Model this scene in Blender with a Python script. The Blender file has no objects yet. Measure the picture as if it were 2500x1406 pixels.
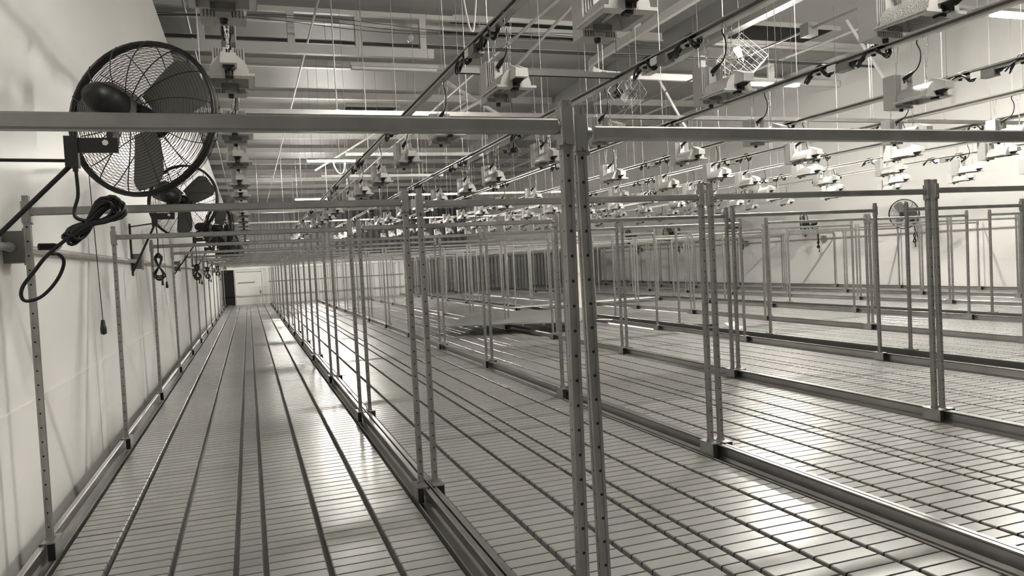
import bpy, math, random
from mathutils import Vector, Matrix

C = bpy.context.scene.collection
S = bpy.context.scene
PI = math.pi
random.seed(7)

# ---------------------------------------------------------------- camera
YAW, PIT, ROLL, FPX = 0.333513845, -0.035863, -0.05174317, 1848.648
_F = Vector((math.sin(YAW)*math.cos(PIT), math.cos(YAW)*math.cos(PIT), math.sin(PIT)))
_R = Vector((math.cos(YAW), -math.sin(YAW), 0)); _U = _R.cross(_F)
_R2 = _R*math.cos(ROLL)+_U*math.sin(ROLL); _U2 = -_R*math.sin(ROLL)+_U*math.cos(ROLL)
cam = bpy.data.cameras.new('camera'); camo = bpy.data.objects.new('camera', cam); C.objects.link(camo)
cam.sensor_width = 36.0; cam.lens = FPX/2500*36.0; cam.clip_start = 0.02; cam.clip_end = 200
m = Matrix((( _R2.x, _U2.x, -_F.x, 0), (_R2.y, _U2.y, -_F.y, 0), (_R2.z, _U2.z, -_F.z, 1.0), (0, 0, 0, 1)))
camo.matrix_world = m
S.camera = camo

def pj(x, y, z):
    """where a point of the place falls in the 2500x1406 frame (only to leave out what the frame never shows)"""
    d = Vector((x, y, z-1.0)); w = d.dot(_F)
    if w < 0.05: return None
    return 1250+FPX*d.dot(_R2)/w, 703-FPX*d.dot(_U2)/w

# ---------------------------------------------------------------- world, exposure
W = bpy.data.worlds.new('world'); S.world = W; W.use_nodes = True
W.node_tree.nodes['Background'].inputs[0].default_value = (1, .97, .91, 1)
W.node_tree.nodes['Background'].inputs[1].default_value = 0.02
S.view_settings.view_transform = 'Standard'; S.view_settings.look = 'None'
S.view_settings.gamma = 1.0; S.view_settings.use_curve_mapping = False
S.view_settings.exposure = 3.42
LAMP_COLOR = (1.0, .965, .885, 1)
TUBE = 60.0          # strength of a lit fluorescent tube

# ---------------------------------------------------------------- materials
def mat(name, col, rough=.5, metal=0., bump=None, var=None, spec=None):
    """bump=(scale, strength), var=(scale, amount) mottles the colour like worn paint or zinc"""
    M = bpy.data.materials.new(name); M.use_nodes = True
    nt = M.node_tree; b = nt.nodes['Principled BSDF']
    c = (col[0], col[1], col[2], 1) if hasattr(col, '__len__') else (col, col*.985, col*.95, 1)
    b.inputs['Base Color'].default_value = c
    b.inputs['Roughness'].default_value = rough; b.inputs['Metallic'].default_value = metal
    if spec is not None: b.inputs['Specular IOR Level'].default_value = spec
    if bump or var:
        tc = nt.nodes.new('ShaderNodeTexCoord')
    if var:
        n = nt.nodes.new('ShaderNodeTexNoise'); n.inputs['Scale'].default_value = var[0]; n.inputs['Detail'].default_value = 3
        nt.links.new(tc.outputs['Object'], n.inputs['Vector'])
        r = nt.nodes.new('ShaderNodeMapRange'); r.inputs['From Min'].default_value = .3; r.inputs['From Max'].default_value = .7
        r.inputs['To Min'].default_value = 1-var[1]; r.inputs['To Max'].default_value = 1+var[1]
        nt.links.new(n.outputs['Fac'], r.inputs['Value'])
        x = nt.nodes.new('ShaderNodeVectorMath'); x.operation = 'SCALE'; x.inputs[0].default_value = c[:3]
        nt.links.new(r.outputs['Result'], x.inputs['Scale']); nt.links.new(x.outputs[0], b.inputs['Base Color'])
    if bump:
        n = nt.nodes.new('ShaderNodeTexNoise'); n.inputs['Scale'].default_value = bump[0]
        nt.links.new(tc.outputs['Object'], n.inputs['Vector'])
        q = nt.nodes.new('ShaderNodeBump'); q.inputs['Strength'].default_value = bump[1]; q.inputs['Distance'].default_value = .01
        nt.links.new(n.outputs['Fac'], q.inputs['Height']); nt.links.new(q.outputs[0], b.inputs['Normal'])
    return M

def emis(name, s, col=LAMP_COLOR):
    M = bpy.data.materials.new(name); M.use_nodes = True; nt = M.node_tree
    b = nt.nodes['Principled BSDF']; b.inputs['Base Color'].default_value = (.8, .8, .8, 1)
    b.inputs['Emission Color'].default_value = col; b.inputs['Emission Strength'].default_value = s
    return M

M_WALL = mat('white_wall_paint', .84, .42, bump=(1.4, .12), var=(.7, .03))
M_WALLR = mat('right_wall_paint', .72, .5, bump=(1.4, .12), var=(.7, .03))
M_DECK = mat('painted_roof_deck', .39, .6, var=(.4, .05))
M_BEAM = mat('painted_steel', .6, .45, var=(1.2, .04))
M_GIRD = mat('grey_girder_paint', .24, .5)
M_FLOOR = mat('concrete_floor', .16, .5, var=(2, .15))
M_GALV = mat('galvanised_steel', .36, .40, .93, var=(9, .16))
M_ALU = mat('aluminium_rail', .38, .30, .9, var=(4, .1))
M_STRUT = mat('zinc_strut', .5, .33, .9, var=(6, .1))
M_TRAY = mat('tray_plastic', .25, .27, 0, bump=(3, .05), var=(.9, .07))
M_WHITE = mat('white_powder_coat', .56, .35)
M_ROD = mat('threaded_rod', .36, .4, .8)
M_BALL = mat('ballast_housing', .43, .38, .15)
M_HAMMER = mat('hammered_aluminium', .56, .36, .6, bump=(150, .9))
M_BLACK = mat('black_plastic', (.006, .006, .006), .45)
M_FAN = mat('fan_black', (.010, .010, .010), .5)
M_BLADE = mat('fan_blade', (.15, .147, .14), .35, .3)
M_DARK = mat('dark_void', (.008, .008, .008), .9)
M_TRIM = mat('white_trim', .82, .4)
M_CONDUIT = mat('conduit_zinc', .5, .4, .6, var=(8, .1))
M_BOX = mat('grey_box', .22, .45, .5, var=(8, .1))
M_CABLE = mat('white_cable', .8, .5)
M_LABEL = mat('paper_label', .8, .6)
M_GREYC = mat('grey_cable', (.05, .05, .048), .6)
M_CHAIN = mat('steel_chain', .7, .25, 1.)
M_GLASSLAMP = mat('lamp_glass', .6, .15, .2)
M_SLOT_SHADE = mat('painted_groove_shade', .04, .6)  # shade painted into the tray grooves, on floors and lower walls
M_TUBE = emis('lit_fluorescent_tube', TUBE)
M_TUBE2 = emis('lit_high_output_tube', TUBE*1.25)
M_TUBE3 = emis('lit_low_output_tube', TUBE*.5)
M_TUBEOFF = mat('unlit_tube', .7, .3)
M_PANEL = mat('ribbed_partition_panel', .74, .5)

def corrugate(M, axis, scale, amt):
    """vertical ribs in a sheet, as colour-free bump"""
    nt = M.node_tree; b = nt.nodes['Principled BSDF']
    tc = nt.nodes.new('ShaderNodeTexCoord'); w = nt.nodes.new('ShaderNodeTexWave')
    w.bands_direction = axis; w.inputs['Scale'].default_value = scale
    nt.links.new(tc.outputs['Object'], w.inputs['Vector'])
    q = nt.nodes.new('ShaderNodeBump'); q.inputs['Strength'].default_value = amt; q.inputs['Distance'].default_value = .05
    nt.links.new(w.outputs['Fac'], q.inputs['Height']); nt.links.new(q.outputs[0], b.inputs['Normal'])
corrugate(M_PANEL, 'X', 1.6, .8)
M_CURT = mat('dark_strip_curtain', .24, .45); corrugate(M_CURT, 'X', 2.2, .9)
M_SIDING = mat('ribbed_siding', .17, .5); corrugate(M_SIDING, 'X', .8, 1.)

# ---------------------------------------------------------------- mesh helpers
class MB:
    def __init__(s): s.v = []; s.f = []; s.mi = []; s.sm = []
    def add(s, vs, fs, mi=0, smooth=False):
        o = len(s.v); s.v += [tuple(v) for v in vs]; s.f += [tuple(o+i for i in f) for f in fs]
        s.mi += [mi]*len(fs); s.sm += [smooth]*len(fs)
    def box(s, x0, x1, y0, y1, z0, z1, mi=0):
        s.add([(x0,y0,z0),(x1,y0,z0),(x1,y1,z0),(x0,y1,z0),(x0,y0,z1),(x1,y0,z1),(x1,y1,z1),(x0,y1,z1)],
              [(0,3,2,1),(4,5,6,7),(0,1,5,4),(1,2,6,5),(2,3,7,6),(3,0,4,7)], mi)
    def prism(s, poly, axis, a, b, mi=0, caps=True, smooth=False):
        """poly: 2-D points of the section, extruded from a to b along axis"""
        n = len(poly); P = []
        for t in (a, b):
            for p, q in poly:
                P.append((t,p,q) if axis == 'X' else (p,t,q) if axis == 'Y' else (p,q,t))
        F = [(i, (i+1) % n, n+(i+1) % n, n+i) for i in range(n)]
        s.add(P, F, mi, smooth)
        if caps: s.add(P, [tuple(range(n))[::-1], tuple(range(n, 2*n))], mi)
    def tube(s, pts, r, n=6, mi=0, closed=False, smooth=True):
        pts = [Vector(p) for p in pts]; k = len(pts); rr = r if hasattr(r, '__len__') else [r]*k
        up = None; V = []
        for i, p in enumerate(pts):
            if closed: t = pts[(i+1) % k]-pts[i-1]
            else: t = pts[min(i+1, k-1)]-pts[max(i-1, 0)]
            if t.length < 1e-9: t = Vector((0, 0, 1))
            t.normalize()
            if up is None:
                up = t.orthogonal().normalized()
            else:
                up = up-t*up.dot(t)
                up = up.normalized() if up.length > 1e-6 else t.orthogonal().normalized()
            w = t.cross(up)
            for j in range(n):
                a = 2*PI*j/n; V.append(p+(up*math.cos(a)+w*math.sin(a))*rr[i])
        F = []
        for i in range(k if closed else k-1):
            for j in range(n):
                a, b = i*n, ((i+1) % k)*n
                F.append((a+j, a+(j+1) % n, b+(j+1) % n, b+j))
        s.add(V, F, mi, smooth)
        if not closed: s.add(V[:n]+V[-n:], [tuple(range(n))[::-1], tuple(range(n, 2*n))], mi)
    def cyl(s, p, q, r, n=12, mi=0, smooth=True): s.tube([p, q], r, n, mi, smooth=smooth)
    def lathe(s, prof, org, ax, n=24, mi=0, smooth=True):
        """prof: (radius, height along ax)"""
        ax = Vector(ax).normalized(); u = ax.orthogonal().normalized(); w = ax.cross(u); org = Vector(org)
        V = [org+ax*h+(u*math.cos(2*PI*j/n)+w*math.sin(2*PI*j/n))*r for r, h in prof for j in range(n)]
        F = [(i*n+j, i*n+(j+1) % n, (i+1)*n+(j+1) % n, (i+1)*n+j) for i in range(len(prof)-1) for j in range(n)]
        s.add(V, F, mi, smooth)
    def mesh(s, name, mats):
        me = bpy.data.meshes.new(name); me.from_pydata(s.v, [], s.f)
        for M in (mats if hasattr(mats, '__len__') else [mats]): me.materials.append(M)
        me.polygons.foreach_set('material_index', s.mi); me.polygons.foreach_set('use_smooth', s.sm)
        me.update(); return me
    def build(s, name, mats, parent=None, loc=None):
        return put(name, s.mesh(name, mats), parent, loc)

def smooth(P, k=5):
    P = [Vector(p) for p in P]; Q = []
    for i in range(len(P)-1):
        a, b, c, d = P[max(i-1, 0)], P[i], P[i+1], P[min(i+2, len(P)-1)]
        for j in range(k):
            t = j/k
            Q.append(.5*((2*b)+(c-a)*t+(2*a-5*b+4*c-d)*t*t+(3*b-a-3*c+d)*t*t*t))
    return Q+[P[-1]]
def put(name, me, parent=None, loc=None):
    o = bpy.data.objects.new(name, me); C.objects.link(o)
    if parent is not None: o.parent = parent
    if loc is not None: o.location = loc
    return o
def tag(o, label, cat, group=None):
    o['label'] = label; o['category'] = cat
    if group: o['group'] = group
    return o
def thing(name, label, cat, loc=(0, 0, 0), group=None, rz=0):
    o = bpy.data.objects.new(name, None); C.objects.link(o); o.location = loc; o.rotation_euler = (0, 0, rz)
    o.empty_display_size = .1
    return tag(o, label, cat, group)
def struct(name, mb, mats):
    o = mb.build(name, mats); o['kind'] = 'structure'; return o
def dup(root, loc, label, group=None):
    """a copy of a thing with copies of its parts and sub-parts"""
    r = root.copy(); C.objects.link(r); r.location = loc; r['label'] = label
    if group: r['group'] = group
    for ch in list(root.children):
        c = ch.copy(); C.objects.link(c); c.parent = r
        for g in ch.children:
            d = g.copy(); C.objects.link(d); d.parent = c
    return r
ORD = ['first','second','third','fourth','fifth','sixth','seventh','eighth','ninth','tenth','eleventh','twelfth','thirteenth',
       'fourteenth','fifteenth','sixteenth','seventeenth','eighteenth','nineteenth','twentieth','twenty-first','twenty-second']

# ---------------------------------------------------------------- room shell
ZF, ZR, YB, YE = -0.75, 5.6, -12.0, 49.0
XL, XR, XO = -0.93, 13.95, -6.0
b = MB(); b.box(XO-.1, XR+.1, YB-.1, YE+.1, ZF-.1, ZF); struct('floor', b, M_FLOOR)
b = MB(); b.box(XO-.1, XR+.1, YB-.1, YE+.1, ZR, ZR+.1); struct('ceiling', b, M_DECK)
b = MB()                                                       # panelled wall beside the first bench, its seam a shallow bead
b.box(XL-.12, XL, YB, YE, ZF, 4.5); b.box(XL, XL+.004, YB, YE, .485, .497)
struct('wall_left', b, M_WALL)
b = MB(); b.box(XR, XR+.1, YB, YE, ZF, ZR); b.box(XR-.004, XR, YB, YE, .535, .543)
struct('wall_right', b, M_WALLR)
b = MB(); b.box(XO-.1, XO, YB, YE, ZF, ZR); struct('wall_outer', b, M_DECK)
b = MB(); b.box(XO, XR, YB-.1, YB, ZF, ZR); struct('wall_back', b, M_WALLR)
b = MB(); b.box(XO, XR, YE, YE+.1, ZF, ZR); struct('wall_far', b, M_SIDING)
# low partition across the far end of the benches, with a framed doorway and a dark slit beside it
b = MB(); YP = 28.75
b.box(-.49, -.43, YP, YP+.08, ZF, 1.18); b.box(.47, 5.6, YP, YP+.08, ZF, 1.18); b.box(5.75, 13.95, YP+.02, YP+.06, ZF, 1.18, 1)
b.box(-.93, -.49, YP+.9, YP+.98, ZF, 1.18); b.box(-.43, .47, YP, YP+.08, 1.14, 1.18)
struct('wall_partition', b, [M_PANEL, M_CURT])
b = MB(); b.box(-.93, 5.7, YP-.03, YP+.11, 1.18, 1.27); b.box(5.6, 5.75, YP-.03, YP, ZF, 1.18); struct('trim_1', b, M_TRIM)
b = MB(); b.box(.66, 5.6, YP-.02, YP, .70, .73); struct('trim_2', b, M_GIRD)
b = MB(); b.box(5.7, 13.95, YP-.01, YP+.09, 1.18, 1.27); struct('trim_4', b, M_BOX)
b = MB(); b.box(.60, .66, YP-.03, YP, ZF, 1.18); struct('trim_3', b, M_TRIM)
b = MB(); b.box(-.93, -.50, YP+.02, YP+.06, ZF, 1.18); o = struct('door_2', b, M_DARK)
d = MB(); d.box(-.41, .45, YP+.02, YP+.06, ZF, 1.12); d.box(-.37, .20, YP+.0, YP+.02, .70, .73, 1)
d1 = struct('door_1', d, [M_TRIM, M_GIRD])
b = MB(); b.box(-.46, -.41, YP-.04, YP+.02, ZF, 1.16); b.box(.45, .50, YP-.04, YP+.02, ZF, 1.16); b.box(-.41, .45, YP-.04, YP+.02, 1.11, 1.16)
b.build('door_frame', M_TRIM, d1)
b = MB(); b.box(.36, .40, YP-.03, YP+.0, .30, .42); b.build('door_handle', M_GALV, d1)

# ---------------------------------------------------------------- benches
BEN = [(-.796, .685), (.750, 2.227), (2.288, 3.768), (3.826, 5.34), (5.70, 7.15), (7.21, 8.80), (9.21, 10.76), (10.83, 12.30), (12.36, 13.83)]
BNAME = ['the bench beside the near wall with the fans', 'the second bench', 'the third bench', 'the fourth bench', 'the fifth bench',
         'the sixth bench', 'the seventh bench', 'the eighth bench', 'the bench beside the far side wall']
SHORT = ['wall-side bench', 'second bench', 'third bench', 'fourth bench', 'fifth bench', 'sixth bench', 'seventh bench', 'eighth bench', 'ninth bench']
TL, PITCH, ZT = 4.16, 4.154/56, -.065
def tray_mesh():
    b = MB(); W_ = 1.481; ch = [.035, .235, .466, .689, .792, 1.010, 1.240, W_-.035]
    b.box(0, W_, .003, TL-.003, -.112, -.104)
    for i in range(7):
        x0, x1 = ch[i]+.0105, ch[i+1]-.0105
        prof = []
        for k in range(56):
            y = .003+k*PITCH
            prof += [(y+.0050, ZT), (y+PITCH-.0050, ZT), (y+PITCH-.0046, ZT-.003), (y+PITCH-.0040, ZT-.016), (y+PITCH+.0040, ZT-.016), (y+PITCH+.0046, ZT-.003)]
        prof = [(.006, ZT-.016)]+[(min(max(a, .0065), TL-.0065), c) for a, c in prof[:-2]]
        n = len(prof); cols = [(x0-.001, -.106), (x0, -.003), (x0+.004, 0), (x1-.004, 0), (x1, -.003), (x1+.001, -.106)]
        V = []
        for c, (x, dz) in enumerate(cols):
            for y, z in prof:
                V.append((x, y, z+dz if c not in (0, 5) else -.106))
        F = [(c*n+j, (c+1)*n+j, (c+1)*n+j+1, c*n+j+1) for c in range(5) for j in range(n-1)]
        for c in range(5):
            for mi in (0, 1):
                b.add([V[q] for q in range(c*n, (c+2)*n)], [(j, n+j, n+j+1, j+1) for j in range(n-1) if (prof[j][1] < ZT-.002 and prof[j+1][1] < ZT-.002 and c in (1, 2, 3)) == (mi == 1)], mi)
        for j in (0, n-1): b.add([V[c*n+j] for c in range(6)], [tuple(range(6)) if j == 0 else tuple(range(5, -1, -1))])
    return b.mesh('tray_panel', [M_TRAY, M_SLOT_SHADE])
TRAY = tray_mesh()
def rail_mesh(sgn):
    """C-shaped edge extrusion; sgn = +1: the web faces -X (right edge of a bench)"""
    s = sgn
    pts = [(0.012, 0), (0.014, -.004), (.014, -.112), (-.040, -.112), (-.040, -.071), (-.037, -.066), (-.033, -.071), (-.033, -.083), (-.004, -.074),
           (.004, -.060), (.004, -.014), (-.006, -.010), (-.010, -.004), (-.006, 0)]
    pts = [(p[0]*s, p[1]) for p in pts]
    if s < 0: pts = pts[::-1]
    b = MB(); b.prism(pts, 'Y', 0, 29.12); return b.mesh('side_rail', M_ALU)
RR, RL = rail_mesh(1), rail_mesh(-1)
def stand_mesh():
    b = MB(); b.box(.10, 1.38, -.03, .03, -.15, -.112); b.box(.2, .26, -.03, .03, ZF, -.15); b.box(1.22, 1.28, -.03, .03, ZF, -.15)
    b.box(.2, 1.28, -.02, .02, -.62, -.58)
    return b.mesh('stand', M_GALV)
STAND = stand_mesh()
for i, (x0, x1) in enumerate(BEN):
    t = thing('rolling_bench', 'long grey ribbed-tray bench, %s' % (
        ['running along the near wall under the three big fans', 'second from the wall with the big fans', 'third from the wall with the big fans',
         'fourth from the near wall, before the first gap', 'fifth, just past the first open gap', 'sixth, before the second open gap',
         'seventh, just past the second gap', 'eighth, one short of the far side wall', 'ninth and last, against the far side wall'][i]),
        'grow bench', (x0, -.58, 0), 'rolling benches')
    sc = (x1-x0)/1.481
    for k in range(7):
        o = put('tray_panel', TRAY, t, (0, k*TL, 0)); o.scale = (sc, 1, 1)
    put('side_rail', RL, t, (-.014, 0, 0)); put('side_rail', RR, t, (x1-x0+.014, 0, 0))
    for y in (1.2, 6.5, 11.8, 17.1, 22.4, 27.7): put('stand', STAND, t, (0, y, 0))

# ---------------------------------------------------------------- trellis frames on the benches
FW = 1.481
def post_mesh(side):
    b = MB(); w, d = .0115, .0125
    # lipped channel section, slot down the -Y face where the holes are
    sec = [(-w, -d), (-.0045, -d), (-.0045, -d+.0015), (.0045, -d+.0015), (.0045, -d), (w, -d), (w, -.003), (w-.0015, -.002), (w-.0015, .002), (w, .003), (w, d),
           (-w, d), (-w, .003), (-w+.0015, .002), (-w+.0015, -.002), (-w, -.003)]
    b.prism(sec, 'Z', .012, 1.348)
    for k in range(22):
        z = .055+k*.0558
        n = 10; r = .0036
        for yy, nrm in ((-d+.0008, 1), (d+.0003, -1)):
            V = [(r*math.cos(2*PI*j/n), yy, z+r*math.sin(2*PI*j/n)) for j in range(n)]
            b.add(V, [tuple(range(n)) if nrm > 0 else tuple(range(n))[::-1]], 1)
        for xx, nrm in ((-w+.0010, 1), (w-.0010, -1)):
            V = [(xx-.0013*nrm, r*math.cos(2*PI*j/n)*.6, z+r*math.sin(2*PI*j/n)*.6) for j in range(n)]
            b.add(V, [tuple(range(n)) if nrm < 0 else tuple(range(n))[::-1]], 1)
    return b.mesh('post', [M_GALV, M_DARK])
def sleeve_mesh(s):
    """square collar over the post top with a stub that takes the crossbar; s = +1: bar leaves towards +X"""
    b = MB(); w = .0165
    b.prism([(-w, -w+.003), (-w+.003, -w), (w-.003, -w), (w, -w+.003), (w, w-.003), (w-.003, w), (-w+.003, w), (-w, w-.003)], 'Z', 1.240, 1.322)
    b.tube([(s*w*.9, 0, 1.282), (s*(w+.004), 0, 1.282), (s*(w+.010), 0, 1.282)], [.0165, .0172, .0158], 8)     # weld bead
    b.cyl((s*.004, -w-.004, 1.246), (s*.004, -w, 1.246), .006, 8)                                             # set screw
    b.box(-.014 if s > 0 else -.020, .020 if s > 0 else .014, -.010, .010, 1.232, 1.240)
    return b.mesh('sleeve_bracket', M_GALV)
def clamp_mesh(s):
    """saddle over the bench rail; s = +1 for the left edge of the bench (skirt on the +X side)"""
    b = MB()
    xo, xi = -s*.020, s*.030
    x0, x1 = min(xo, xi), max(xo, xi)
    b.box(x0, x1, -.062, .058, .001, .006)
    if s > 0: b.box(x1-.003, x1, -.062, .058, -.064, .001)
    else: b.box(x0, x0+.003, -.062, .058, -.064, .001)
    b.box(-.015, .015, -.016, .016, .006, .014)
    a, c = (x1-.0035, .002) if s > 0 else (-.002, x0+.0035)
    lo, hi = min(a, c), max(a, c)
    b.box(lo, hi, -.060, .050, -.064, .001, 1)  # black block painted in for the shade inside the hollow saddle
    b.box(-s*.020-.004, -s*.020+.004, -.07, -.062, -.004, .005, 1)
    return b.mesh('base_clamp', [M_GALV, M_DARK])
def bar_mesh():
    b = MB(); r = .0155
    sec = [(-r, -r+.004), (-r+.004, -r), (r-.004, -r), (r, -r+.004), (r, r-.004), (r-.004, r), (-r+.004, r), (-r, r-.004)]
    sec = [(p, q+1.282) for p, q in sec]
    b.prism(sec, 'X', .022, FW-.022); return b.mesh('crossbar', M_GALV)
POST, SLL, SLR, CLL, CLR, BAR = post_mesh(1), sleeve_mesh(1), sleeve_mesh(-1), clamp_mesh(1), clamp_mesh(-1), bar_mesh()
SKIP = {(4, 0)}
LEAN = {(0, -1): (0, .0), (1, -1): (-.012, 0)}
for i, (x0, x1) in enumerate(BEN):
    seen = 0
    for k in range(-1, 13):
        y = (1.60 if i == 1 else 1.56) if k == -1 else 3.385+1.9734*k
        hit = False
        for q in range(21):
            for z in (.0, .6, 1.28):
                if z != 1.28 and q not in (0, 20): continue
                p = pj(x0+(x1-x0)*q/20, y, z)
                if p and -40 < p[0] < 2540 and -40 < p[1] < 1450: hit = True
        if not hit: continue
        seen += 1
        where = {0: 'straddling the wall-side bench', 8: 'straddling the ninth bench at the far side wall'}.get(i, 'straddling the %s' % SHORT[i])
        t = thing('trellis_frame', 'galvanised trellis frame %s, %s from the front' % (where, ORD[seen-1]), 'trellis frame',
                  (x0, y, 0), 'trellis frames on the benches')
        w = x1-x0; rnd = random.Random(i*100+k)
        dz = {(0, -1): .010, (1, -1): .002}.get((i, k), rnd.uniform(-.006, .006))
        for side, (x, cl, sl) in enumerate(((0, CLL, SLL), (w, CLR, SLR))):
            p = put('post', POST, t, (x, 0, 0)); lean = rnd.uniform(-.006, .006)
            if (i, k) == (1, 0) or (i, k) == (0, 0): lean *= .4
            if (i, k, side) == (1, -1, 0): lean = -.010
            if (i, k, side) == (0, -1, 1): lean = .010; p.location.x -= .013; x -= .013
            p.rotation_euler = (rnd.uniform(-.004, .004), lean, 0)
            if (i, k) in ((0, 1),): p.rotation_euler = (0, lean, 0)
            q = put('sleeve_bracket', sl, t, (x+1.28*math.sin(lean), 0, dz))
            put('base_clamp', cl, t, (x, 0, 0))
        c = put('crossbar', BAR, t, (0, 0, dz)); c.scale = (w/FW, 1, 1)

# ---------------------------------------------------------------- light rails, fixtures
ROWX = [-.03, 1.55, 3.02, 4.69, 6.30, 7.83, 9.42, 11.0, 12.5]
ROWZ = [.05, .05, .05, .05, .05, .08, .08, .08, .08]
ROWN = ['over the wall-side bench', 'over the second bench', 'over the third bench', 'over the fourth bench', 'over the fifth bench', 'over the sixth bench', 'over the seventh bench',
        'over the eighth bench', 'over the ninth bench']
FY = [(v-.26)*1.052 for v in (1.5, 2.92, 4.15, 5.73, 7.10, 8.78, 10.07, 11.60, 13.17, 14.62, 16.0, 17.24, 18.7, 20.2, 21.6, 23.1, 24.5, 26.0)]
ZRAIL = 2.41
def fixture():
    t = thing('grow_light', 'x', 'grow light', (0, 0, 0), 'grow lights')
    # reflector: bell-shaped barrel, end plates, flange; long axis Y, near (lamp socket) end at y = 0
    b = MB(); n = 14
    prof = []
    for j in range(n+1):
        a = PI*j/n
        x = -math.cos(a); zz = math.sin(a)
        prof.append((.098*x*(1-.12*zz), .010+.112*zz**.8))
    y0, y1 = .012, .28
    b.add([(x, y, z) for y in (y0, y1) for x, z in prof], [(j, j+1, n+2+j, n+1+j) for j in range(n)], 0, True)
    b.add([(x*.97, y, z-.004) for y in (y0+.002, y1-.002) for x, z in prof], [(j, n+1+j, n+2+j, j+1) for j in range(n)], 0, True)
    b.build('reflector', M_HAMMER, t)
    for y in (y0, y1):                                          # end plates with the lamp notch
        b = MB(); poly = prof+[(.02, .012), (.02, .075), (-.02, .075), (-.02, .012)]; k = len(poly)
        V = [(x, y-.001, z) for x, z in poly]+[(x, y+.001, z) for x, z in poly]
        b.add(V, [tuple(range(k)), tuple(range(k, 2*k))[::-1]]+[(a, (a+1) % k, k+(a+1) % k, k+a) for a in range(k)])
        b.build('end_plate', M_WHITE, t)
    b = MB()                                                    # flange round the open mouth
    for x0, x1 in ((-.122, -.094), (.094, .122)): b.box(x0, x1, 0, .288, .006, .011); b.box(x0 if x0 < 0 else x1-.003, x0+.003 if x0 < 0 else x1, 0, .288, .006, .020)
    b.box(-.094, -.022, 0, .06, .006, .011); b.box(.022, .094, 0, .06, .006, .011); b.box(-.094, .094, .275, .288, .006, .011)
    b.box(-.122, -.03, -.003, 0, .006, .020); b.box(.03, .122, -.003, 0, .006, .020)
    b.build('flange', M_WHITE, t)
    b = MB()                                                    # socket housing with the finned, sloping top
    b.add([(-.040, -.095, .046), (.040, -.095, .046), (.038, .06, .046), (-.038, .06, .046),
           (-.036, -.092, .096), (.036, -.092, .096), (.028, .045, .134), (-.028, .045, .134)],
          [(0, 3, 2, 1), (4, 5, 6, 7), (0, 1, 5, 4), (1, 2, 6, 5), (2, 3, 7, 6), (3, 0, 4, 7)])
    for sx in (-1, 1):
        b.add([(sx*.010, -.084, .099), (sx*.031, -.084, .099), (sx*.025, .04, .146), (sx*.010, .04, .146), (sx*.010, -.084, .092), (sx*.031, -.084, .092), (sx*.025, .04, .125), (sx*.010, .04, .125)],
              [(0, 1, 2, 3), (4, 7, 6, 5), (0, 4, 5, 1), (1, 5, 6, 2), (2, 6, 7, 3), (3, 7, 4, 0)])
    b.build('socket_housing', M_WHITE, t)
    b = MB(); b.add([(-.029, -.06, .046), (.029, -.06, .046), (.029, .0, .046), (-.029, .0, .046), (-.011, -.045, .026), (.011, -.045, .026), (.011, -.01, .026), (-.011, -.01, .026)], [(0, 1, 2, 3), (4, 7, 6, 5), (0, 4, 5, 1), (1, 5, 6, 2), (2, 6, 7, 3), (3, 7, 4, 0)]); b.cyl((0, -.028, .022), (0, -.028, .004), .010, 8); b.box(-.018, .018, .014, .055, -.006, .010)
    b.box(-.02, .02, .0, .03, .02, .06)
    b.build('lamp_socket', M_BLACK, t)
    b = MB(); b.cyl((0, .03, .045), (0, .27, .045), .011, 10); b.build('lamp', M_GLASSLAMP, t)
    # ballast block with vertical fins
    b = MB(); sec = []; hw = .083; yb, ye = .305, .42
    for sx in range(-4, 5):
        pass
    xs = []; x = -hw
    fins = [-hw, -.071, -.066, -.054, -.049, -.037, -.032, -.026]
    front = [(-hw, yb)]
    for f0, f1 in ((-.073, -.067), (-.060, -.054), (-.047, -.041), (-.036, -.030), (.030, .036), (.041, .047), (.054, .060), (.067, .073)):
        front += [(f0, yb), (f0, yb+.012), (f1, yb+.012), (f1, yb)]
    front += [(hw, yb), (hw, ye), (-hw, ye)]
    b.prism(front, 'Z', -.014, .232)
    bal = b.build('ballast', M_BALL, t)
    b = MB(); b.box(-.028, .028, yb-.004, yb, .01, .230); b.build('control_panel', M_WHITE, bal)
    b = MB(); b.box(-.007, .007, yb-.006, yb-.0035, .168, .182); b.lathe([(.0, -.034), (.014, -.034), (.016, -.012)], (0, yb+.03, 0), (0, 0, 1), 10)
    b.build('dial', M_BLACK, bal)
    b = MB(); b.box(-.045, .045, .272, .310, .004, .03); b.build('mount_bracket', M_GALV, t)
    # cord: plug at the ballast top, S-bend up to the rail
    b = MB()
    b.tube([(-.004, yb-.004, .196), (.0, yb-.02, .206), (.006, yb-.06, .222), (.008, yb-.085, .232)], [.015, .016, .014, .007], 8)
    H = ZRAIL-1.95
    b.tube(smooth([(.008, yb-.08, .23), (.014, yb-.11, .25), (.020, yb-.135, .30), (.018, yb-.14, .37), (.008, yb-.12, .43), (.004, yb-.13, H-.01)], 3), .0052, 6)
    b.build('power_cord', M_BLACK, t)
    for nm, (x, y, z) in (('chain', (0, .37, .238)), ('chain', (0, .10, .125))):
        b = MB(); top = H; L = .026
        b.tube([(x-.012, y, z-.006), (x-.010, y, z+.016), (x, y, z+.024), (x+.010, y, z+.016), (x+.012, y, z-.006)], .0022, 5)
        for sx in (-1, 1):
            k = int((top-z-.03)/L)
            for j in range(k+1):
                zz = z+.028+j*(top-z-.03)/k; xx = x+sx*.022*j/k
                r1, r2 = (.0055, .0014) if j % 2 else (.0014, .0055)
                pts = [(xx+r1*math.cos(a)*1.0, y+r2*math.cos(a), zz+.015*math.sin(a)) for a in [2*PI*q/6 for q in range(6)]]
                b.tube(pts, .0016, 3, closed=True)
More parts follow.
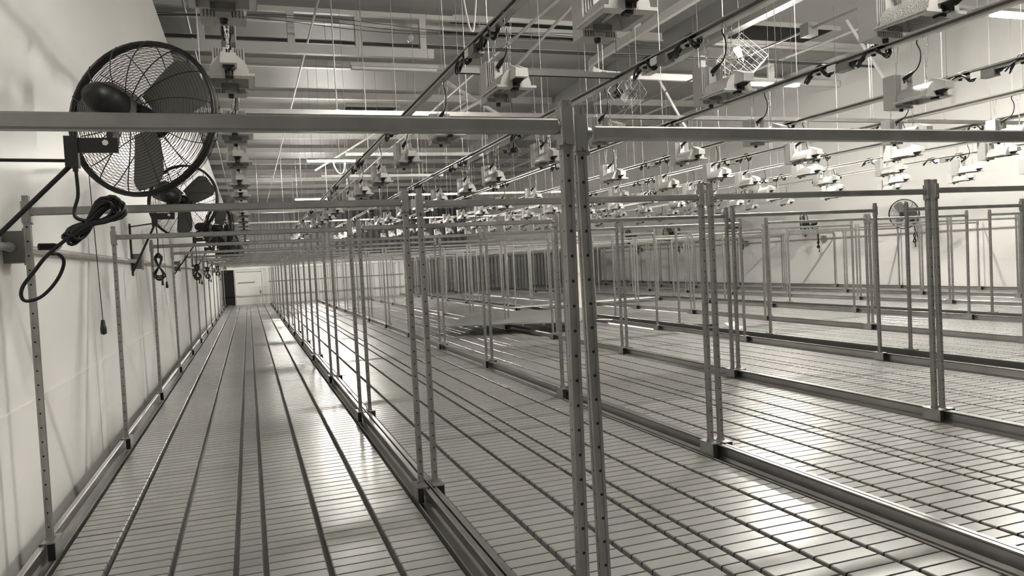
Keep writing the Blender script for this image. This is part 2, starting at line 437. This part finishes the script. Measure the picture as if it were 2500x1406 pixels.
        b.build(nm, M_CHAIN, t)
    return t
FIX = fixture(); first = True
def row_seen(x, z, y):
    for dy in (-.07, .2, .42):
        for dz in (0, .27):
            p = pj(x, y+dy, z+dz)
            if p and -60 < p[0] < 2560 and -60 < p[1] < 1450: return True
    return False
for r, X in enumerate(ROWX):
    seen = 0
    for j, y in enumerate(FY):
        z = 1.95+ROWZ[r]
        if not row_seen(X, z, y): continue
        seen += 1
        lab = 'white grow light with ribbed ballast %s, %s from the front' % (ROWN[r], ORD[seen-1])
        rnd = random.Random(r*50+j); dy = rnd.uniform(-.05, .05) if r else 0
        if j < 3: dy = {(2, 1): -.22, (1, 2): .08}.get((r, j), 0)
        loc = (X+rnd.uniform(-.012, .012)*(r > 0), y+dy, z)
        if first:
            FIX.location = loc; FIX['label'] = lab; o = FIX; first = False
        else: o = dup(FIX, loc, lab, 'grow lights')
        o.rotation_euler = (0, 0, rnd.uniform(-.03, .03)*(r > 0))

def strut_section(w=.024, h=.046, t=.004):
    return [(-w, 0), (-w, h), (w, h), (w, 0), (w-.008, 0), (w-.008, t), (w-t, t), (w-t, h-t), (-w+t, h-t), (-w+t, t), (-w+.008, t), (-w+.008, 0)]
def coil_bundle(b, x, y, z, L, seed, n=5, mi=0):
    """an extension lead tied in a figure of eight along Y"""
    rd = random.Random(seed); P = []
    for k in range(n*24+1):
        a = 2*PI*k/24; w = .5+.5*rd.random() if k % 24 == 0 else None
        if w: ph = rd.uniform(-.2, .2); am = rd.uniform(.7, 1.1); h = rd.uniform(.5, 1.2)
        P.append((x+.030*math.sin(2*a+ph)*am, y+L/2*math.sin(a)*am, z+.006+.062*math.sin(2*a+ph+1.1)*h))
    b.tube(P, .0066, 5, mi)
    b.tube([(x-.012, y, z-.012), (x, y, z+.018), (x+.012, y, z-.012)], .012, 6, mi)
for r, X in enumerate(ROWX):
    z = ZRAIL+ROWZ[r]
    t = thing('light_rail', 'zinc strut rail hung on rods %s, carrying a row of grow lights' % ROWN[r], 'strut rail', (X, 0, z), 'light rails')
    sec = [(.024, -.004), (.024, .048), (-.024, .048), (-.024, .036), (-.021, .034), (-.021, .044), (.020, .044), (.020, .0), (-.021, .0), (-.021, .010), (-.024, .010), (-.024, -.004)]
    b = MB(); b.prism(sec, 'Y', .2, 28.3); b.build('strut', M_STRUT, t)
    b = MB(); b.cyl((.036, .2, .012), (.036, 28.3, .012), .011, 10)
    for y in [1.0+2.1*k for k in range(13)]: b.cyl((.036, y, .012), (.036, y+.05, .012), .014, 10)
    b.build('conduit', M_CONDUIT, t)
    for k in range(14):
        y = 1.35+2.03*k+(.4 if r % 2 else 0)
        if y > 28: continue
        b = MB(); b.cyl((0, 0, .046), (0, 0, 5.6-z), .0034, 6); b.box(-.022, .022, -.022, .022, .046, .052); b.cyl((0, 0, .052), (0, 0, .066), .009, 6)
        b.build('hanger_rod', M_ROD, t, (0, y, 0))
    for k, y in enumerate((4.97, 7.98, 10.85, 13.92, 16.65, 19.45, 22.35, 25.25)):
        bx = MB(); bx.box(-.036, .036, -.065, .065, -.052, .012); bx.box(-.041, .041, -.07, .07, -.057, -.052)
        bo = bx.build('junction_box', M_BOX, t, (0, y, 0))
        lb = MB(); lb.box(-.0325, -.030, .068, .17, -.036, .020); lb.build('label_plate', M_LABEL, bo)
        lb = MB(); lb.tube([(0, -.065, -.018), (0, -.105, -.014), (0, -.125, -.006)], [.021, .018, .009], 10); lb.tube([(0, .065, -.018), (0, .10, -.014), (0, .125, -.004)], [.019, .016, .008], 10)
        lb.build('plug', M_BLACK, bo)
    for k, (y, dy) in enumerate([(q, s) for q in (4.97, 7.98, 10.85, 13.92, 16.65, 19.45, 22.35, 25.25) for s in (-1, 1)]):
        c = MB(); yc = .30*dy
        coil_bundle(c, 0, yc, -.004, .30, r*31+k)
        c.tube([(0, .09*dy, -.004), (.004, .13*dy, -.012), (-.004, .19*dy, .004)], .0052, 5)
        far = .95*dy
        c.tube([(0, .42*dy, .004), (0, .6*dy, .012), (0, far, .010)], .0052, 5)
        c.build('lead_bundle', M_BLACK, t, (0, y, 0))

# cross struts hung above the rails
def cross(name, lab, y, x0, x1, z=2.485, rods=(), mt=M_STRUT):
    t = thing(name, lab, 'strut', (x0, y, z), 'cross struts')
    b = MB(); b.prism(strut_section(.022, .044), 'Y', -.0, .001)
    b = MB(); b.prism([(p, q) for p, q in strut_section(.022, .044)], 'X', 0, x1-x0)
    b.build('strut', mt, t)
    for x in rods:
        b = MB(); b.cyl((0, 0, .044), (0, 0, 5.6-z), .0042, 6); b.box(-.02, .02, -.02, .02, .044, .05); b.build('hanger_rod', M_STRUT, t, (x-x0, 0, 0))
cross('cross_strut', 'long zinc cross strut just above the nearest frame bar, spanning most light rails', 7.45, -.6, 12.9, rods=(-.3, .9, 2.2, 3.7, 5.3, 7.4, 8.6, 10.2))
cross('cross_strut', 'short dark cross strut whose cut end shows beside the tall post pair', 5.76, 1.62, 3.14, rods=(1.9, 2.9), mt=M_BOX)
cross('cross_strut', 'bright short cross strut between the second and third light rails, mid hall', 10.15, 1.3, 3.18, rods=(1.6, 2.9))
cross('cross_strut', 'pale cross strut behind the mid-hall short one, above the second bench', 12.5, 1.2, 3.2, rods=(1.5, 2.8))
cross('cross_strut', 'long cross strut above the second frame bar, over the third to fifth benches', 15.9, 3.0, 7.2, rods=(3.4, 5.0, 6.6))
cross('cross_strut', 'far cross strut spanning the hall behind the first lit tube', 23.6, -.5, 12.9, rods=(.4, 1.1, 2.4, 4.0, 5.4, 7, 9))

# ---------------------------------------------------------------- roof steel
for i, y in enumerate([-1.2+3.05*k for k in range(16)]):
    b = MB()
    b.prism([(-.05, 5.42), (.05, 5.42), (.05, 5.45), (.008, 5.45), (.008, 5.6), (-.008, 5.6), (-.008, 5.45), (-.05, 5.45)], 'X', XO, XR)
    b.v = [(x, yy+y, zz) for x, yy, zz in b.v]
    o = b.build('purlin', M_BEAM)
    tag(o, 'white painted roof purlin crossing the whole ceiling, %s from the front' % ORD[i], 'purlin', 'roof purlins')
# frame of box steel over the first benches
t = thing('roof_truss', 'white box-steel truss over the first two benches with upright struts', 'truss', (0, 13.5, 0))
b = MB(); b.box(XL-1.5, 3.40, -.06, .06, 4.72, 4.88); b.build('lower_chord', M_BEAM, t)
b = MB(); b.box(XL-1.5, 4.6, -.05, .05, 5.42, 5.50); b.build('upper_chord', M_BEAM, t)
for x in (-.5, .93, 2.07, 3.22):
    b = MB(); b.box(x-.06, x+.06, -.05, -.038, 4.88, 5.42); b.box(x-.012, x+.012, -.038, .038, 4.88, 5.42); b.box(x-.06, x+.06, .038, .05, 4.88, 5.42); b.build('upright', M_BEAM, t)
for n_, y, z, x0, x1, r in ((0, 13.8, 5.03, XL-1.5, 13.9, .03), (1, 13.95, 5.10, XL-1.5, 13.9, .018)):
    b = MB(); b.cyl((x0, y, z), (x1, y, z), r, 8); o = b.build('pipe', M_GREYC if n_ == 0 else M_BEAM)
    tag(o, ['dark pipe running across the hall behind the white truss', 'slim pale pipe beside the dark one at the white truss'][n_], 'pipe')
# sagging cables across the truss
for k in range(3):
    b = MB(); P = []
    for q in range(41):
        x = -1.6+.25*q; P.append((x, 13.0+.04*k, 5.17-.03*k+.05*math.sin(x*1.3+k*.7)-.012*x))
    b.tube(P, .0055, 5); o = b.build('sagging_cable', M_GREYC)
    tag(o, 'thin cable sagging across the white truss, %s of the bundle from the top' % ORD[k], 'cable', 'cables at the truss')
# curved white track
b = MB(); P = [(6.74, 5.5, 4.9), (6.74, 8, 4.9), (6.74, 10, 4.9), (6.74, 12, 4.9), (6.74, 13.3, 4.9)]
for q in range(1, 9):
    a = PI/2*q/8; P.append((6.74+1.0*(1-math.cos(a)), 13.6+1.25*math.sin(a), 4.9))
P += [(8.6, 14.87, 4.9), (10, 14.9, 4.9), (12.2, 14.95, 4.9), (13.9, 14.95, 4.9)]
V = []; n = len(P)
for i, p in enumerate(P):
    a = Vector(P[max(i-1, 0)]); c = Vector(P[min(i+1, n-1)]); tt = (c-a).normalized(); sd = Vector((tt.y, -tt.x, 0))
    for s_, z_ in ((-.045, -.07), (.045, -.07), (.045, .07), (-.045, .07)): V.append(Vector(p)+sd*s_+Vector((0, 0, z_)))
b.add(V, [(i*4+j, i*4+(j+1) % 4, (i+1)*4+(j+1) % 4, (i+1)*4+j) for i in range(n-1) for j in range(4)]+[(3, 2, 1, 0), tuple(range(4*n-4, 4*n))], 0, False)
t = thing('curved_track', 'white overhead track bending through a rounded corner behind the light rails', 'track', (0, 0, 0))
b.build('track', M_BEAM, t)
for x, y in ((6.74, 8), (6.74, 12), (8.6, 14.87), (10, 14.9), (11.9, 14.93)):
    b = MB(); b.box(x-.06, x+.06, y-.05, y+.05, 4.97, 5.41); b.build('upright', M_BEAM, t)
# girder along the hall
t = thing('roof_girder', 'deep grey smooth girder running lengthwise under the roof', 'girder', (8.5, 0, 0))
b = MB(); b.box(-.02, .02, 3.0, 30, 4.93, 5.6); b.build('web', M_GIRD, t)
b = MB(); b.box(-.10, .10, 3.0, 30, 4.90, 4.93); b.build('bottom_flange', M_GIRD, t)
b = MB(); b.tube([(9.0, 3, 4.6), (9.0, 9, 4.56), (9.0, 13, 4.6), (9.0, 18, 4.55), (9.0, 28, 4.6)], .02, 8)
t = thing('roof_conduit', 'dark conduit with a square box running below the grey girder', 'conduit', (0, 0, 0)); b.build('pipe', M_BOX, t)
b = MB(); b.box(8.9, 9.1, 10.2, 10.4, 4.45, 4.66); b.build('junction_box', M_BOX, t)
# pipes along the hall
for x, z, r, lab in ((1.22, 5.0, .020, 'pale sprinkler pipe running lengthwise above the second bench'), (-.70, 5.28, .02, 'thin pale pipe running lengthwise above the wall-side bench'),
                     (4.9, 5.1, .03, 'pale pipe running lengthwise above the fourth bench'), (11.6, 5.2, .03, 'white pipe running lengthwise above the eighth bench')):
    b = MB(); b.cyl((x, 2, z), (x, 47, z), r, 8); tag(b.build('pipe', M_BEAM), lab, 'pipe')
# diagonal braces
for i, (p, q, lab) in enumerate([((5.2, 14.2, 4.8), (5.75, 11.3, 5.6), 'pale diagonal brace beside the dark roof opening near the truss'),
                    ((4.2, 17.5, 4.2), (6.6, 17.0, 5.4), 'wide grey diagonal brace behind the tallest post pair'), ((6.6, 17.6, 4.2), (4.6, 17.6, 5.4), 'crossing grey diagonal brace behind the tallest post pair'),
                    ((10.2, 16, 4.0), (9.3, 16, 5.5), 'pale slanting brace on the girder side above the sixth bench'), ((12.6, 12, 3.9), (11.4, 12, 5.4), 'pale slanting brace above the far side benches'),
                    ((2.2, 25, 4.2), (4.2, 25, 5.4), 'far pale diagonal brace above the second bench'), ((3.6, 20, 4.0), (5.9, 20, 5.4), 'long pale diagonal brace above the third bench')]):
    b = MB(); b.tube([p, q], .05 if i in (1, 2) else .035, 6); tag(b.build('diagonal_brace', M_BEAM), lab, 'brace')
# dark openings in the deck
for x0, x1, y0, y1, lab in ((3.9, 7.4, 13.7, 14.7, 'black roof opening beyond the white truss'), (9.9, 12.1, 13.0, 14.3, 'black roof opening above the curved track'),
                            (2.9, 4.3, 21.5, 22.4, 'small dark roof opening far over the third bench')):
    b = MB(); b.box(x0, x1, y0, y1, 5.56, 5.598, 0); b.box(x0-.05, x1+.05, y0-.05, y0, 5.52, 5.60, 1); b.box(x0-.05, x1+.05, y1, y1+.05, 5.52, 5.60, 1)
    tag(b.build('roof_opening', [M_DARK, M_BEAM]), lab, 'roof opening')
# dark soffit beams far back
for x0, x1, y, z0, z1, lab in ((XO, XR, 40.0, 4.05, 4.5, 'dark deep beam crossing the hall beyond the benches'),):
    b = MB(); b.box(x0, x1, y, y+.3, z0, z1); tag(b.build('deep_beam', M_GIRD), lab, 'beam')
b = MB(); b.box(XL-.9, XL-.25, 12.6, 13.1, ZF, 5.6); tag(b.build('wall_pilaster', M_GIRD), 'grey pilaster rising behind the top edge of the white wall', 'pilaster')

# ---------------------------------------------------------------- fluorescent fittings
def fluor(x, y, z, lab, lit=True, cord=True, L=1.34, rz=0, M=None):
    t = thing('strip_light', lab, 'strip light', (x, y, z), 'strip lights', rz)
    b = MB(); b.prism([(-.08, .02), (-.05, .075), (.05, .075), (.08, .02), (.075, .015), (-.075, .015)], 'X', -L/2-.02, L/2+.02); b.build('housing', M_WHITE, t)
    for s_ in (-1, 1):
        b = MB(); b.cyl((-L/2, s_*.035, -.005), (L/2, s_*.035, -.005), .025, 10); b.build('tube', (M or M_TUBE) if lit else M_TUBEOFF, t)
    b = MB()
    for sx in (-1, 1): b.tube([(sx*L*.42, 0, .075), (sx*L*.40, 0, .4), (sx*L*.42, 0, 5.6-z)], .004, 4)
    b.build('hanger', M_CHAIN, t)
    if cord:
        b = MB(); b.tube(smooth([(.05, 0, .02), (.07, -.02, -.15), (.16, -.03, -.33), (.26, -.02, -.38), (.34, 0, -.28), (.37, 0, -.05)]), .012, 6); b.build('cord', M_CABLE, t)
fluor(2.47, 22.5, 4.16, 'lit strip light above the second bench with its cord hanging in a loop', M=M_TUBE2)
fluor(2.80, 34.4, 4.16, 'lit strip light farther back, just over the second frame bar', cord=False)
fluor(1.75, 43.6, 3.2, 'smallest lit strip light at the far end of the hall', cord=False)
fluor(2.36, 11.9, 4.1, 'unlit strip light hanging under the roof above the second bench', lit=False, cord=False)
fluor(9.75, 12.3, 4.16, 'lit strip light glimpsed behind a grow light above the seventh bench', cord=False)
fluor(10.65, 7.7, 4.04, 'brightest strip light over the seventh bench with a looping white cord', L=1.6, M=M_TUBE3)
# the hall's next fitting in that row, just above the upper edge of the view
fluor(6.4, 6.6, 4.3, 'lit strip light above the fifth bench, in line with the nearest grow lights', cord=False, L=1.6, M=M_TUBE2)
fluor(2.6, .9, 4.3, 'strip light added out of view over the near end of the second bench', cord=False, M=M_TUBE3)  # added unseen lamp, brightens the left wall and near trays

# ---------------------------------------------------------------- wall services
def wall_conduit(x, s, boxes, lab, y0, y1):
    t = thing('wall_conduit', lab, 'conduit', (x, 0, 1.16))
    b = MB(); b.cyl((s*.03, y0, 0), (s*.03, y1, 0), .016, 10); b.build('pipe', M_CONDUIT, t)
    for y in boxes:
        b = MB(); b.box(min(0, s*.075), max(0, s*.075), -.055, .055, -.065, .065); b.box(min(s*.075, s*.08), max(s*.075, s*.08), -.065, .065, -.075, .075)
        bo = b.build('outlet_box', M_BOX, t, (0, y, 0))
        b = MB(); b.cyl((s*.03, -.09, 0), (s*.03, -.055, 0), .021, 8); b.cyl((s*.03, .055, 0), (s*.03, .09, 0), .021, 8); b.build('connector', M_CONDUIT, bo)
wall_conduit(XL, 1, (3.62, 7.2, 11.0, 14.7, 18.4, 22.1, 25.8), 'zinc conduit with outlet boxes along the near white wall', .5, 28.4)
wall_conduit(XR, -1, (5.2, 9.0, 12.4, 15.65, 18.85, 22, 25.2), 'grey conduit with outlet boxes along the far side wall', 2, 28.4)

# ---------------------------------------------------------------- wall fans
def cage_mesh(R, D, rings, wire, radials=14):
    b = MB(); n = 48
    def prof(u): return R*u, D*.5*math.sqrt(max(0, 1-(u*.96)**3.0))
    for sg in (-1, 1):
        for k in range(rings):
            u = .16+.84*k/(rings-1); r, h = prof(u); 
            b.tube([(r*math.cos(2*PI*j/n), sg*h, r*math.sin(2*PI*j/n)) for j in range(n)], wire, 4, closed=True)
        for k in range(radials):
            a = 2*PI*(k+.5*(sg > 0))/radials; P = []
            for q in range(9):
                u = .12+.88*q/8; r, h = prof(u); aa = a+.35*u*sg; P.append((r*math.cos(aa), sg*(h+.003), r*math.sin(aa)))
            b.tube(P, wire*1.9, 4)
    b.tube([(R*math.cos(2*PI*j/n), 0, R*math.sin(2*PI*j/n)) for j in range(n)], .010, 6, closed=True)
    b.tube([(R*math.cos(2*PI*j/n), -.018, R*math.sin(2*PI*j/n)) for j in range(n)], .007, 6, closed=True)
    b.cyl((0, D*.5-.002, 0), (0, D*.5+.006, 0), R*.16, 20)
    return b.mesh('cage', M_FAN)
CAGE = cage_mesh(.297, .19, 25, .0011); CAGES = cage_mesh(.315, .20, 13, .0020, 10)
def blade_mesh():
    b = MB(); n = 10; V = []
    for q in range(n+1):
        u = q/n; r = .05+.225*u
        wl, wr = .062+.030*math.sin(u*PI*.6), .058+.022*math.sin(u*PI*.6)
        if q >= n-1: wl *= .86 if q == n-1 else .62; wr *= .86 if q == n-1 else .6
        for s_, w in ((-1, wl), (-.3, wl*.3), (.3, wr*.3), (1, wr)):
            x = (-1 if s_ < 0 else 1)*(w); V.append((x, x*.42+.008*math.sin(u*3), r))
    F = [(q*4+j, q*4+j+1, q*4+5+j, q*4+4+j) for q in range(n) for j in range(3)]
    b.add(V, F, 0, True); V2 = [(x, y+.003, z) for x, y, z in V]; b.add(V2, [f[::-1] for f in F], 0, True)
    return b.mesh('blade', M_BLADE)
BLADE = blade_mesh(); BLADE2 = BLADE.copy(); BLADE2.materials[0] = M_FAN
def fan(lab, hub, blow, wallx, s, cage, wy, rot=20, coil='tilt', cordlen=.28, grp='wall fans', k_=1.0):
    """hub: centre of the cage; blow: direction the fan faces; wallx, s: wall and the side the arm leaves it"""
    t = thing('wall_fan', lab, 'fan', hub, grp)
    hub = Vector(hub); d = Vector(blow).normalized()
    R = Matrix.Identity(3); up = Vector((0, 0, 1)); x = d.cross(up).normalized(); z = x.cross(d); R = Matrix((x, d, z)).transposed().to_4x4()
    def part(name, me):
        o = put(name, me, t); o.matrix_local = R; return o
    cg = part('cage', cage)
    for k in range(3):
        o = put('blade', BLADE, t); o.matrix_local = R @ Matrix.Rotation(math.radians(rot+120*k), 4, 'Y')
    b = MB(); b.lathe([(0, -.09), (.022, -.09), (.045, -.06), (.048, .03), (.03, .05), (0, .052)], (0, 0, 0), (0, 1, 0), 16); part('hub', b.mesh('hub', M_FAN))
    b = MB(); b.lathe([(0, -.315), (.032, -.307), (.052, -.275), (.058, -.205), (.054, -.145), (.046, -.105), (.030, -.085)], (0, 0, 0), (0, 1, 0), 22)
    mo = part('motor', b.mesh('motor', M_FAN))
    b = MB(); b.lathe([(.0565, -.16), (.0535, -.122)], (0, 0, 0), (0, 1, 0), 22); q = b.build('name_plate', M_BOX, mo)
    b = MB(); b.box(-.012, .012, -.20, -.16, -.15, -.05); b.box(-.03, .03, -.21, -.15, -.065, -.05); part('yoke', b.mesh('yoke', M_FAN))
    # bracket in room axes
    yk = R @ Vector((0, -.18, -.15)); m_ = Vector((yk.x, yk.y, yk.z))
    mast = Vector((m_.x-s*.13, m_.y-.02, m_.z-.01))
    b = MB(); b.box(min(mast.x-.02, m_.x+.02), max(mast.x-.02, m_.x+.02), mast.y-.008, mast.y+.008, mast.z-.022, mast.z+.03)
    b.box(mast.x-.02, mast.x+.022, mast.y-.02, mast.y+.02, mast.z-.075, mast.z+.035)
    br = b.build('arm_block', M_FAN, t)
    b = MB(); bx = m_.x-s*.02; b.cyl((bx-.0, mast.y-.014, mast.z+.012), (bx, mast.y-.008, mast.z+.012), .011, 6); b.build('bolt', M_CHAIN, br)
    wx = wallx-hub.x; b = MB()
    wyy = wy-hub.y
    b.cyl((mast.x, mast.y, mast.z-.05), (wx+s*.012, wyy, mast.z-.045), .006, 6)
    b.cyl((mast.x, mast.y, mast.z-.06), (wx+s*.012, wyy, mast.z-.42), .009, 6)
    b.box(min(wx, wx+s*.014), max(wx, wx+s*.014), wyy-.018, wyy+.018, mast.z-.46, mast.z-.02)
    b.build('wall_bracket', M_FAN, t)
    # cord down from the block, tied hank
    b = MB(); r = .0065; x0, y0, z0 = mast.x+.01, mast.y-.01, mast.z-.07
    rd = random.Random(int(hub.y*10))
    if coil == 'tilt':
        b.tube([(x0, y0, z0+.01), (x0, y0, z0-.02)], .009, 8)
        b.tube(smooth([(x0, y0, z0), (x0+.002, y0, z0-.10), (x0-.012, y0-.005, z0-.155), (x0-.005, y0-.01, z0-.185), (x0+.04, y0, z0-.20)]), r, 6)
        cx, cz = x0+.046, z0-.196; ang = math.radians(36)
        P = []
        for k in range(11*24+1):
            a = 2*PI*k/24
            if k % 24 == 0: am = rd.uniform(.75, 1.05); wd = rd.uniform(.7, 1.3); ph = rd.uniform(-.25, .25)
            u = .110*math.sin(a)*am; v = .023*math.sin(2*a+ph)*wd*(.85 if math.sin(a) < 0 else 1.15)+.014*math.sin(a+k*.013)
            P.append((cx+u*math.cos(ang)-v*math.sin(ang), y0+.012*math.cos(2*a+k*.02), cz+u*math.sin(ang)+v*math.cos(ang)))
        b.tube(P, r, 6)
        # tail: loop down and back up to the outlet box
        ex, ey, ez = (wallx+s*.09)-hub.x, 3.62-hub.y-.04, 1.16-hub.z
        b.tube(smooth([(cx-.05, y0, cz-.03)]+[(cx+p, y0+.012*q, cz+r_) for q, (p, r_) in enumerate([(-.117, -.083), (-.165, -.125), (-.2, -.167), (-.24, -.215), (-.253, -.25), (-.242, -.272), (-.2, -.262), (-.16, -.222), (-.133, -.175),
                        (-.125, -.133), (-.145, -.108), (-.17, -.103)])]+[(ex+.10, ey+.07, ez+.004), (ex+.02, ey+.06, ez+.003)], 4), r, 6)
        b.tube([(ex+.075, ey+.09, ez), (ex+.02, ey+.06, ez)], .015, 8)
    else:
        L = cordlen
        b.tube([(x0, y0, z0), (x0+.005, y0, z0-L*.5), (x0, y0, z0-L)], r*.8, 5)
        P = []
        for k in range(6*20+1):
            a = 2*PI*k/20
            if k % 20 == 0: am = rd.uniform(.7, 1.1); wd = rd.uniform(.5, 1.2)
            P.append((x0+.032*math.sin(2*a)*wd*(1.2 if math.cos(a) < 0 else .8), y0+.012*math.cos(2*a+k*.03), z0-L-.09+.10*math.cos(a)*am))
        b.tube(P, r*.9, 5)
        b.tube([(x0+.02, y0, z0-L-.18), (x0+.02, y0, z0-L-.24)], [.006, .011], 6)
    b.build('cord', M_BLACK, t)
    if coil != 'none':
        b = MB(); px = mast.x+.045; zb = .62 if coil == 'tilt' else .52
        b.cyl((px, mast.y+.02, mast.z-.06), (px+.012, mast.y+.02, mast.z-zb-.0), .0018, 4)
        b.lathe([(0, 0), (.006, -.002), (.011, -.035), (.010, -.052), (0, -.056)], (px+.012, mast.y+.02, mast.z-zb), (0, 0, 1), 8)
        b.build('pull_cord', M_BLACK, t)
    return t
A = math.radians
fan('big black cage fan nearest the camera on the white wall, cord hank hanging', (-.345, 3.25, 1.622), (math.sin(A(27)), math.cos(A(27)), -.12), XL, 1, CAGE, 3.05, rot=57)
fan('second big black cage fan on the white wall, half behind the first', (-.475, 6.88, 1.64), (math.sin(A(24)), math.cos(A(24)), -.10), XL, 1, CAGE, 7.12, rot=60, coil='hang', cordlen=.24)
fan('third black cage fan on the white wall, turned towards the benches', (-.33, 10.6, 1.62), (math.sin(A(60)), math.cos(A(60)), -.08), XL, 1, CAGES, 10.9, rot=10, coil='hang', cordlen=.25)
fan('fourth black cage fan on the white wall, showing nearly edge-on', (-.36, 14.2, 1.62), (math.sin(A(75)), math.cos(A(75)), -.08), XL, 1, CAGES, 14.5, rot=40, coil='hang', cordlen=.25)
fan('fifth black cage fan on the white wall, small and far', (-.36, 17.9, 1.62), (math.sin(A(50)), math.cos(A(50)), -.08), XL, 1, CAGES, 18.2, rot=0, coil='hang', cordlen=.2)
fan('farthest black cage fan on the white wall, before the dark opening', (-.36, 21.6, 1.62), (math.sin(A(30)), math.cos(A(30)), -.08), XL, 1, CAGES, 21.9, rot=70, coil='hang', cordlen=.2)
for k, (y, ang, z, lab) in enumerate(((12.68, 28, 1.57, 'round black cage fan on the far side wall, beside the tall right-hand posts'), (15.78, 92, 1.54, 'edge-on black fan on the far side wall with a dangling cord'),
                                   (18.94, 40, 1.59, 'black fan on the far side wall behind the doubled posts'), (22.18, 20, 1.64, 'small black fan on the far side wall, its round guard dark'),
                                   (25.2, 30, 1.67, 'tiny black fan on the far side wall, behind the tall post pair'))):
    a = A(ang)
    fan(lab, (13.42, y, z), [(-.95, -.35, -.05), (-.76, .65, -.05), (-.72, .69, -.05), (-.8, -.5, -.05), (-.7, .5, -.05)][k], XR, -1, CAGES, y+.12, rot=30+40*k, coil='hang', cordlen=.22)

# circulation fans in square wire guards, hanging from the roof
def hung_fan(loc, lab, yaw):
    t = thing('hanging_fan', lab, 'fan', loc, 'hanging circulation fans', yaw)
    b = MB(); h = .24
    for sy in (-.09, .09):
        P = [(0, sy, -h*1.25), (h*1.25, sy, 0), (0, sy, h*1.25), (-h*1.25, sy, 0)]
        b.tube(P, .0035, 5, closed=True)
        for k in range(1, 6):
            u = k/6
            p = Vector(P[0]).lerp(Vector(P[1]), u); q = Vector(P[3]).lerp(Vector(P[2]), u); b.cyl(p, q, .0013, 4)
            p = Vector(P[0]).lerp(Vector(P[3]), u); q = Vector(P[1]).lerp(Vector(P[2]), u); b.cyl(p, q, .0013, 4)
    for p in ((0, -h*1.25), (h*1.25, 0), (0, h*1.25), (-h*1.25, 0)): b.cyl((p[0], -.09, p[1]), (p[0], .09, p[1]), .003, 5)
    b.build('wire_guard', M_GALV, t)
    b = MB(); b.lathe([(0, -.25), (.05, -.24), (.055, -.10), (.02, -.09)], (0, 0, 0), (0, 1, 0), 14); b.build('motor', M_FAN, t)
    for k in range(3):
        o = put('blade', BLADE2, t); o.rotation_euler = (0, 2*PI*k/3+.4, 0); o.scale = (.55, .55, .62)
    b = MB(); b.cyl((0, -.17, .05), (0, -.17, 5.6-loc[2]), .006, 5); b.box(-.02, .02, -.19, -.15, .05, .16); b.build('hanger', M_FAN, t)
hung_fan((5.87, 7.9, 3.32), 'hanging fan in square wire guard above the fourth grow-light row, its motor black', A(150))
hung_fan((5.09, 9.4, 3.25), 'pale hanging fan in square wire guard just behind the tall posts', A(200))
hung_fan((5.3, 15.1, 3.3), 'hanging fan in tilted square guard between the second and third light rails', A(30))
hung_fan((5.2, 23.5, 3.3), 'farthest hanging fan in square guard, beyond the second frame bar', A(30))

# camera dome at the truss
b = MB(); b.lathe([(0, -.04), (.05, -.04), (.06, 0), (.06, .06), (0, .06)], (2.92, 13.2, 4.98), (0, -1, .2), 12)
tag(b.build('ceiling_camera', M_WHITE), 'small white camera fixed to the truss cables', 'camera')
b = MB(); b.tube(smooth([(2.50, 8.6, 5.6), (2.54, 8.6, 4.6), (2.56, 8.6, 4.15), (2.61, 8.6, 3.80), (2.65, 8.6, 3.71), (2.68, 8.6, 3.80), (2.72, 8.6, 4.15), (2.70, 8.6, 4.5), (2.74, 8.6, 5.6)]), .011, 6)
tag(b.build('hanging_cable', M_CABLE), 'bright white cable looping down beside the second light rail', 'cable')

# ---------------------------------------------------------------- things lying on the benches
def placed(name, me_b, mt, lab, cat, loc, rz=0, rx=0, ry=0):
    o = me_b.build(name, mt, None, loc); o.rotation_euler = (rx, ry, rz); return tag(o, lab, cat)
b = MB(); L, Wd = 2.05, 2.3
b.box(0, L, 0, Wd, -.006, .006)
for k in range(30): b.box(0, L, .02+k*.076, .085+k*.076, .006, .012)
for k in range(7): b.box(0.02+k*.3, .04+k*.3, 0, Wd, -.03, -.006)
placed('loose_tray', b, M_TRAY, 'loose tray sheet lying raised across the third and fourth bench edges', 'tray', (2.62, 10.85, .085), rz=A(-29), rx=A(.6))
b = MB(); b.box(0, 3.4, 0, .42, 0, .006)
placed('plastic_sheet', b, M_TRIM, 'glossy white sheet lying across the fifth and sixth benches', 'sheet', (5.25, 14.85, .012), rz=A(2))
b = MB(); b.box(0, .24, 0, .02, 0, 1.66); b.box(.0, .03, -.03, 0, 0, 1.66)
placed('white_board', b, M_TRIM, 'tall white board standing on a bench, glimpsed between the tallest posts', 'board', (6.38, 14.65, -.064), rz=A(-8))
b = MB(); b.tube([(0, 0, .02), (.30, -.02, .02), (.33, -.03, .05)], .016, 8); b.box(-.02, .34, -.06, -.03, 0, .03)
placed('hand_tool', b, M_FAN, 'black hand tool lying on the edge of the fifth bench', 'tool', (5.76, 9.15, -.05), rz=A(-30))
b = MB(); b.box(0, .16, 0, .12, 0, .05); b.add([(0, 0, .05), (.16, 0, .05), (.2, .1, .10), (.02, .12, .09)], [(0, 1, 2, 3)]); b.box(.18, .30, .02, .10, 0, .03)
placed('crumpled_bag', b, M_TRIM, 'crumpled white bag beside the hand tool on the fifth bench', 'bag', (5.93, 8.45, -.063), rz=A(12))
b = MB(); b.box(0, .10, 0, .05, 0, .003); b.box(.02, .13, .03, .05, 0, .006)
placed('paper_scrap', b, M_TRIM, 'white paper scrap on the wall-side bench near its far end', 'paper', (.42, 11.9, -.064), rz=A(20))
b = MB(); b.box(0, .30, 0, .10, 0, .012); b.box(.36, .62, .01, .10, 0, .012)
placed('strip_offcut', b, M_TRIM, 'white plastic offcut on the rail behind the tall posts', 'offcut', (4.86, 11.0, .012), rz=A(-60))
